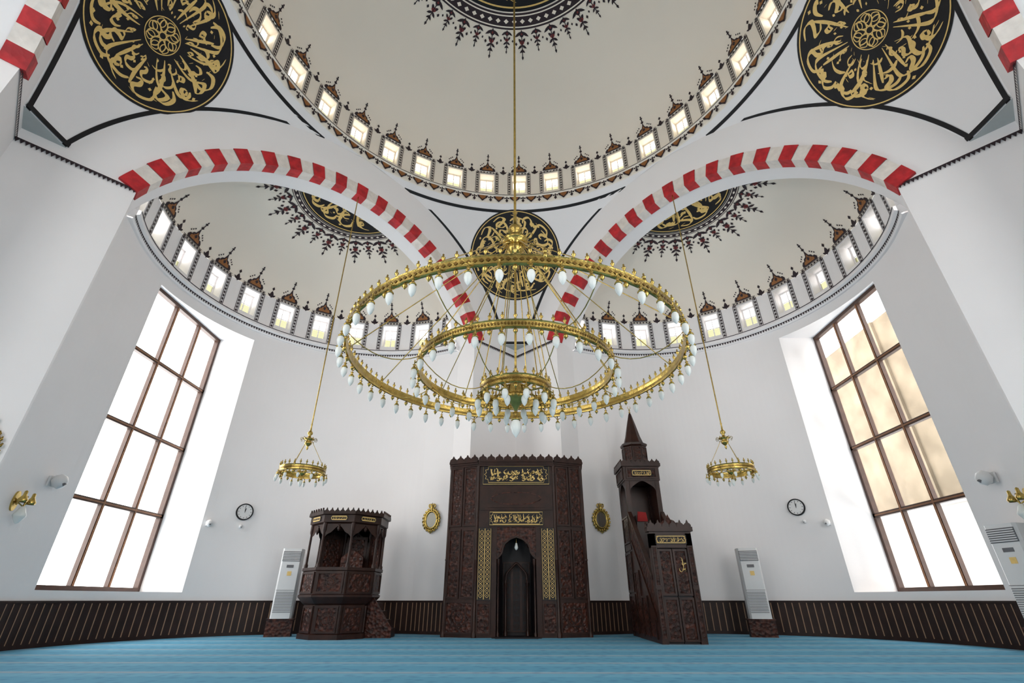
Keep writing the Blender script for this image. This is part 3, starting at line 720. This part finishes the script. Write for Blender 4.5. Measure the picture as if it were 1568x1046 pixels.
# ------------------------------------------------------------------ minbar
b=MB(); X0,X1=3.52,4.62; G0,G1=13.7,13.9
for x in (X0,X1-.16):
    b.box(x,x+.16,G0,G1,0,2.5,0); framed(b,(x+.01,G0),(x+.15,G0),.1,1.2,(0,-1),0,1,.025,.02); framed(b,(x+.01,G0),(x+.15,G0),1.25,2.2,(0,-1),0,1,.025,.02)
b.box(X0,X1,G0,G1,2.15,2.6,0); b.box(X0-.05,X1+.05,G0-.06,G1+.04,2.55,2.66,0)
mpg=lambda u,v,d:(u,G0-d,v)
cartouche(b,X0+.14,X1-.14,2.24,2.46,mpg,21,.09,.06)
crest(b,(X0-.03,G0-.03),(X1+.03,G0-.03),2.64,.2,.19,0); b.prism([(x*.3+4.07,2.66+y*.32) for x,y in OG],lambda u,v,d:(u,G0+d,v),-.02,.03,1)
crest(b,(X0-.03,G0),(X0-.03,G1),2.64,.17,.1,0)
for a_,c_ in ((X0+.17,4.06),(4.08,X1-.17)):
    framed(b,(a_,G0+.08),(c_,G0+.08),.05,1.0,(0,-1),0,1,.05,.05); framed(b,(a_,G0+.08),(c_,G0+.08),1.04,2.12,(0,-1),0,1,.05,.05)
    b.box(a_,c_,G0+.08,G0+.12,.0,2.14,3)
nibm=lambda u,v,d:(u,G0+.08-d,v)
calli(b,4.24,4.34,1.55,.4,nibm,2,.07,.1,.014,random.Random(4))
for x in (X0,X1-.08):
    mp=lambda u,v,d,x=x:(x+d,u,v)
    b.prism([(G1,0),(15.9,0),(15.9,2.45),(G1,.45)],mp,0,.08,0)
    b.prism([(G1,.45),(15.9,2.45),(15.9,3.3),(G1,1.45)],mp,.01,.07,1)
    for dz in (.45,1.4): b.prism([(G1,dz),(15.9,dz+(2.0 if dz<1 else 1.87)),(15.9,dz+(2.1 if dz<1 else 1.99)),(G1,dz+.11)],mp,-.02,.1,0)
    sgn=-1 if x==X0 else 1
    for k in range(9):
        y0=G1+.05+k*.215; zb0=.5+(y0-G1)*1.0; line2(b,[(y0,zb0+.1),(y0+.17,zb0+.25),(y0+.17,zb0+.82),(y0,zb0+.68)],.025,lambda u,v,d,x=x,sgn=sgn:((x if sgn<0 else x+.08)+sgn*d,u,v),0,.0,True)
for k in range(9): b.box(X0+.05,X1-.05,G1+k*.22,15.9,.26*k,.26*(k+1),0)
for k,(y0,y1,zt_) in enumerate(((14.0,14.6,.5),(14.65,15.25,1.05),(15.3,15.85,1.7))):
    framed(b,(X0,y0),(X0,y1),.08,zt_,(-1,0),0,1,.05,.04)
T0,T1=15.9,17.0
b.box(X0,X1,T0,T1,2.3,2.48,0)
for x in (X0,X1-.14):
    for y in (T0,T1-.14): b.box(x,x+.14,y,y+.14,0,4.75,0)
b.box(X0+.02,X0+.06,T0+.1,T1-.1,0,2.3,0); b.box(X1-.06,X1-.02,T0+.1,T1-.1,0,2.3,0)
framed(b,(X0,T0+.15),(X0,T1-.15),.1,1.1,(-1,0),0,1,.06,.04); framed(b,(X0,T0+.15),(X0,T1-.15),1.15,2.25,(-1,0),0,1,.06,.04)
b.box(X0+.02,X0+.07,T0+.1,T1-.1,2.48,3.3,0); framed(b,(X0+.02,T0+.14),(X0+.02,T1-.14),2.5,3.3,(-1,0),0,1,.05,.04); b.box(X1-.07,X1-.02,T0,T1,2.48,3.3,1); b.box(X0,X1,T1-.08,T1-.02,2.3,4.8,0); b.box(X1-.08,X1-.02,T0+.1,T1,2.3,4.8,0)
b.box(X0-.03,X1+.03,T0-.03,T1+.03,4.35,4.8,0); framed(b,(X0+.05,T0-.03),(X1-.05,T0-.03),4.4,4.78,(0,-1),0,1,.05,.03); framed(b,(X0-.03,T0+.05),(X0-.03,T1-.05),4.4,4.78,(-1,0),0,1,.05,.03)
cartouche(b,X0+.22,X1-.22,4.48,4.68,lambda u,v,d:(u,T0-.06-d,v),31,.08,.06)
b.box(X0-.09,X1+.09,T0-.09,T1+.09,4.8,4.9,0)
crest(b,(X0-.07,T0-.07),(X1+.07,T0-.07),4.9,.14,.15,0); crest(b,(X0-.07,T0-.07),(X0-.07,T1+.07),4.9,.14,.15,0)
for yy in (T0,):
    ap=cat([(-.42,3.9),(-.38,4.1),(-.2,4.25),(0,4.34),(.2,4.25),(.38,4.1),(.42,3.9)],4)
    for (a_,z0),(c_,z1) in zip(ap,ap[1:]): b.add([(4.07+a_,yy,z0),(4.07+c_,yy,z1),(4.07+c_,yy,4.4),(4.07+a_,yy,4.4)],[(0,1,2,3)],0)
    for (a_,z0),(c_,z1) in zip(ap,ap[1:]): b.add([(X0,16.45+a_,z0),(X0,16.45+c_,z1),(X0,16.45+c_,4.4),(X0,16.45+a_,4.4)],[(0,1,2,3)],0)
cx,cy=4.07,16.45
b.rev([(.48,4.9),(.46,5.0),(.40,5.04),(.39,5.55),(.45,5.6),(.46,5.66)],(cx,cy,0),8,0,False,math.pi/8)
for k in range(8):
    a=k*math.pi/4+math.pi/8; a2=a+math.pi/4; p=(cx+.40*math.cos(a),cy+.40*math.sin(a)); r=(cx+.40*math.cos(a2),cy+.40*math.sin(a2)); am_=(a+a2)/2
    if math.sin(am_)<.3: framed(b,p,r,5.06,5.54,(math.cos(am_),math.sin(am_)),0,1,.03,.025)
b.rev([(.46,5.66),(.34,5.72),(.26,5.95),(.15,6.4),(.05,6.78),(.02,6.85)],(cx,cy,0),8,0,False,math.pi/8)
b.rev([(.01,6.82),(.04,6.86),(.01,6.9),(.03,6.94),(.0,7.0)],(cx,cy,0),8,4)
b.tube([(cx+.05*math.cos(t),cy,7.04+.05*math.sin(t)) for t in [rad(120+30*i) for i in range(11)]],.009,5,4)
b.box(3.85,4.2,16.3,16.7,2.48,3.35,0); b.prism([(3.86,3.15),(4.19,3.15),(4.16,3.42),(3.9,3.45)],lambda u,v,d:(u,16.27-d,v),0,.03,5)
b.obj('minbar_pulpit',[M_wood,M_carve,M_gold,M_inner,M_brass,M_cloth])
# ------------------------------------------------------------------ preacher's kursi
b=MB(); kx,ky=-5.2,16.0; a8=math.pi/8
b.xf=lambda p:(p[0],p[1],p[2]*(.97 if p[2]>1 else 1.0))
V8=lambda R,k:(kx+R*math.cos(a8+k*math.pi/4),ky+R*math.sin(a8+k*math.pi/4))
b.rev([(0,.0),(1.0,0),(1.0,.12),(.94,.14),(.94,.82),(1.0,.86),(1.14,1.0),(1.16,1.05),(1.16,1.1),(1.12,1.12),(1.12,1.72),(1.16,1.74),(1.16,1.82),(1.06,1.82),(1.06,1.1),(0,1.1)],(kx,ky,0),8,0,False,a8)
for k in range(8):
    am_=a8+(k+.5)*math.pi/4; o=(math.cos(am_),math.sin(am_))
    c=lambda R,t:Vector(V8(R,k)).lerp(Vector(V8(R,k+1)),t)
    framed(b,c(.94,.08),c(.94,.92),.15,.8,o,0,1,.05,.04); framed(b,c(1.12,.06),c(1.12,.94),1.14,1.70,o,0,1,.05,.04)
    x,y=V8(1.08,k); b.rev([(.06,1.8),(.06,1.9),(.04,1.94),(.035,2.75),(.06,2.82),(.06,3.1)],(x,y,0),8,0)
    p,r=Vector(V8(1.08,k)),Vector(V8(1.08,k+1)); ap=cat([(0,2.6),(.12,2.72),(.25,2.78),(.38,2.9),(.5,2.96),(.62,2.9),(.75,2.78),(.88,2.72),(1,2.6)],3)
    for (u0,z0),(u1,z1) in zip(ap,ap[1:]):
        A_,B_=p.lerp(r,u0),p.lerp(r,u1); b.add([(A_.x,A_.y,z0),(B_.x,B_.y,z1),(B_.x,B_.y,3.1),(A_.x,A_.y,3.1)],[(0,1,2,3)],0)
    A_=p.lerp(r,.5)
    b.rev([(0,-.14),(.03,-.1),(.05,-.04),(.02,0),(.05,.05)],(A_.x,A_.y,2.94),6,0)
    if o[1]>.3:
        b.add([(p.x,p.y,1.8),(r.x,r.y,1.8),(r.x,r.y,3.1),(p.x,p.y,3.1)],[(0,1,2,3)],0); framed(b,p.lerp(r,.1),p.lerp(r,.9),1.85,2.85,(-o[0],-o[1]),0,1,.08,.04)
    A2,B2=V8(1.22,k),V8(1.22,k+1); crest(b,A2,B2,3.3,.17,.16,0)
    if o[1]<0:
        P_,R__=Vector(V8(1.17,k)),Vector(V8(1.17,k+1)); e_=(R__-P_); mp=lambda u,v,d,P_=P_,e_=e_.normalized(),o=o:(P_.x+e_.x*u+o[0]*d,P_.y+e_.y*u+o[1]*d,v)
        L=e_.length
        if abs(o[0])<.9: cartouche(b,.2,L-.2,3.1,3.24,mp,60+k,.08,.05)
b.rev([(1.08,3.02),(1.17,3.06),(1.17,3.26),(1.24,3.28),(1.24,3.34),(.3,3.40),(0,3.42)],(kx,ky,0),8,0,False,a8)
b.rev([(0,3.03),(1.1,3.03)],(kx,ky,0),8,1,False,a8)
b.box(kx-.35,kx+.35,ky+.2,ky+.7,1.1,1.55,0); b.prism([(-.35,1.5),(.35,1.5),(.35,2.2),(.15,2.35),(0,2.42),(-.15,2.35),(-.35,2.2)],lambda u,v,d:(kx+u,ky+.65+d,v),0,.05,1)
for k in range(4): b.box(kx+.9,kx+1.60-.15*k,ky-.1,ky+.6,.22*k,.22*(k+1),0)
b.prism([(kx+.9,.0),(kx+1.64,.0),(kx+1.64,.25),(kx+1.0,1.1),(kx+.9,1.1)],lambda u,v,d:(u,ky-.13+d,v),0,.05,1)
b.obj('preacher_kursi',[M_wood,M_carve,M_gold,M_inner])
# ------------------------------------------------------------------ air conditioners
def aircon(x,y,yaw):
    b=MB(); c,s=math.cos(yaw),math.sin(yaw); b.xf=lambda p:(x+p[0]*c-p[1]*s,y+p[0]*s+p[1]*c,p[2])
    b.box(-.36,.36,-.16,.2,0,.42,2); b.box(-.38,.38,-.18,.2,.42,.46,2)
    w=.30
    P=[(-w,-.12),(-w+.05,-.18),(w-.05,-.18),(w,-.12),(w,.2),(-w,.2)]
    b.prism(P,lambda u,v,d:(u,v,d),.46,2.36,0)
    b.box(-w+.04,w-.04,-.19,-.17,2.0,2.28,1)
    for k in range(6): b.box(-w+.05,w-.05,-.205,-.18,2.02+.043*k,2.04+.043*k,0)
    b.box(-.1,.1,-.19,-.17,1.82,1.90,1); b.box(-.05,.07,-.187,-.17,1.60,1.72,3)
    b.box(-w+.03,w-.03,-.188,-.17,1.20,1.21,1)
    for k in range(14): b.box(-w+.05,w-.05,-.188,-.17,.62+.04*k,.635+.04*k,1)
    b.xf=None; b.obj('floor_standing_air_conditioner',[M_plastic,M_grille,M_carve,M_gold])
aircon(-7.0,16.45,rad(14)); aircon(7.15,16.35,rad(-14)); aircon(10.35,10.95,rad(-75))
# ------------------------------------------------------------------ wall objects on cylinder walls
def onwall(sx,th,z,off=0):
    cx_,cy_=.567*S,1.367*S; t=rad(th); r=CR*S-off
    return (sx*(cx_+r*math.sin(t)),cy_+r*math.cos(t),z)
def frame_at(p,n):
    n=Vector(n).normalized(); u=Vector((0,0,1)).cross(n).normalized(); P=Vector(p)
    return lambda a,v,d:P+u*a+Vector((0,0,v))+n*d
def nrm(sx,th): t=rad(th); return (-sx*math.sin(t),-math.cos(t),0)
def clock(sx,th,z):
    mp=frame_at(onwall(sx,th,z),nrm(sx,th)); b=MB(); n=32
    C=lambda r,m,d0,d1:b.prism([(r*math.cos(2*math.pi*i/n),r*math.sin(2*math.pi*i/n)) for i in range(n)],mp,d0,d1,m)
    C(.26,0,0,.05); C(.225,1,.05,.056)
    line2(b,[(.243*math.cos(2*math.pi*i/n),.243*math.sin(2*math.pi*i/n)) for i in range(n)],.035,mp,0,.07,True)
    for k in range(12):
        a=k*math.pi/6; line2(b,[(.17*math.cos(a),.17*math.sin(a)),(.205*math.cos(a),.205*math.sin(a))],.014,mp,0,.06)
    line2(b,[(0,-.03),(-.01,.17)],.014,mp,0,.062); line2(b,[(0,0),(.02,.11)],.02,mp,0,.064)
    b.obj('wall_clock',[M_black,M_plastic])
clock(-1,42,3.5); clock(1,44.2,3.6)
def sensor(p,n,s=1):
    mp=frame_at(p,n); b=MB(); b.prism([(-.05*s,-.06*s),(.05*s,-.06*s),(.05*s,.06*s),(-.05*s,.06*s)],mp,0,.05,0)
    k=mp(0,0,.11*s); b.rev([(0,.09*s),(.06*s,.06*s),(.085*s,0),(.06*s,-.06*s),(0,-.09*s)],tuple(k),12,0); kk=mp(0,-.03*s,.17*s); b.rev([(0,.03*s),(.03*s,0),(0,-.03*s)],tuple(kk),8,1)
    b.obj('security_camera',[M_plastic,M_grille])
sensor(onwall(-1,51.8,3.05),nrm(-1,50),1.2); sensor(onwall(-1,42.2,3.05),nrm(-1,42),.7); sensor(onwall(1,52,3.05),nrm(1,50),1.2); sensor(onwall(1,45.5,3.15),nrm(1,45),.7)
sensor(onwall(-1,101,3.35,.05),nrm(-1,90),1.9); sensor(onwall(1,103,3.35,.05),nrm(1,90),1.9)
def ovalmirror(p,n):
    mp=frame_at(p,n); b=MB(); N=40
    el=lambda a,c:[(a*math.cos(2*math.pi*i/N),c*math.sin(2*math.pi*i/N)) for i in range(N)]
    b.prism(el(.2,.26),mp,.02,.05,1); b.prism(el(.30,.36),mp,.0,.03,0)
    b.tube([mp(x,y,.05) for x,y in el(.22,.28)],.035,8,0,True); b.tube([mp(x,y,.04) for x,y in el(.29,.35)],.03,6,0,True)
    for i in range(20):
        a=2*math.pi*i/20; b.tube([mp(.25*math.cos(a),.31*math.sin(a),.04),mp(.33*math.cos(a+.1),.39*math.sin(a+.1),.06),mp(.35*math.cos(a+.22),.40*math.sin(a+.22),.04)],[.03,.028,.015],6,0)
    for s in (-1,1): b.tube([mp(x*s,y,.05) for x,y in cat([(0,.36),(.1,.42),(.12,.5),(.05,.52),(.03,.46)],4)],.022,6,0)
    b.tube([mp(0,.36,.05),mp(0,.48,.06),mp(0,.57,.04)],[.05,.06,.01],8,0); b.tube([mp(0,-.36,.05),mp(0,-.44,.06)],[.05,.02],8,0)
    b.obj('gilded_oval_mirror',[M_brass,M_mirror])
Bw=(.387*S,1.981*S); Jw=(.256*S,1.933*S)
for sx in (-1,1):
    t=.52; p=(sx*(Jw[0]+(Bw[0]-Jw[0])*t),Jw[1]+(Bw[1]-Jw[1])*t-.02,3.38)
    ovalmirror(p,(sx*.342,-.94,0))
    if sx<0: ovalmirror((-1.088*S,.943*S,3.42),(q,-q,0))
    k=.55 if sx<0 else 0
    p=(sx*(1.165+.011*k)*S,(1.14+.03*k)*S,2.78); n=(-sx*.94,.342,0); mp=frame_at(p,n); b=MB()
    b.prism([(x*.11,y*.2) for x,y in [(math.cos(i*math.pi/8),math.sin(i*math.pi/8)) for i in range(16)]],mp,0,.04,0)
    for s in (-1,1): b.tube([mp(x*s,y,d) for x,y,d in ((0,0,.04),(.12,-.08,.12),(.2,.02,.2),(.17,.1,.22))],.015,6,0); c=mp(s*.17,.1,.22); b.rev([(.0,.1),(.03,.08),(.035,0),(.06,-.04),(.09,-.1),(.07,-.14)],tuple(c),10,0)
    c=mp(0,-.12,.2); b.tube([mp(0,0,.03),mp(0,.12,.12),mp(0,.1,.2),c],.015,6,0); b.rev([(.02,.02),(.05,0),(.08,-.08),(.12,-.16),(.1,-.2),(.04,-.3),(0,-.33)],tuple(c),12,1)
    b.obj('wall_sconce',[M_brass,M_lamp])
# ------------------------------------------------------------------ outside building (right)
b=MB(); b.box(17.1,17.7,7,27,4.3,12.7,0); b.box(17.0,17.7,7,27,0,4.3,1); b.box(16.85,17.7,7,27,4.25,4.5,1)
for y in (9.3,12.9,16.5,20.1): b.box(16.98,17.12,y,y+.35,4.5,12.7,0)
b.obj('neighbouring_building',[M_stone,M_sunlit])
# ------------------------------------------------------------------ world, camera
w=bpy.data.worlds.new('sky'); bpy.context.scene.world=w; w.use_nodes=True
bg=w.node_tree.nodes['Background']; bg.inputs[0].default_value=(1,.98,.955,1); bg.inputs[1].default_value=7.8
cam=bpy.data.cameras.new('camera'); cam.lens=738/1568*36; cam.sensor_width=36; cam.clip_end=200
co=bpy.data.objects.new('camera',cam); bpy.context.scene.collection.objects.link(co)
co.location=(0,0,HC); co.rotation_euler=(rad(90+28.2),0,rad(.47)); bpy.context.scene.camera=co
bpy.context.scene.view_settings.view_transform='Standard'
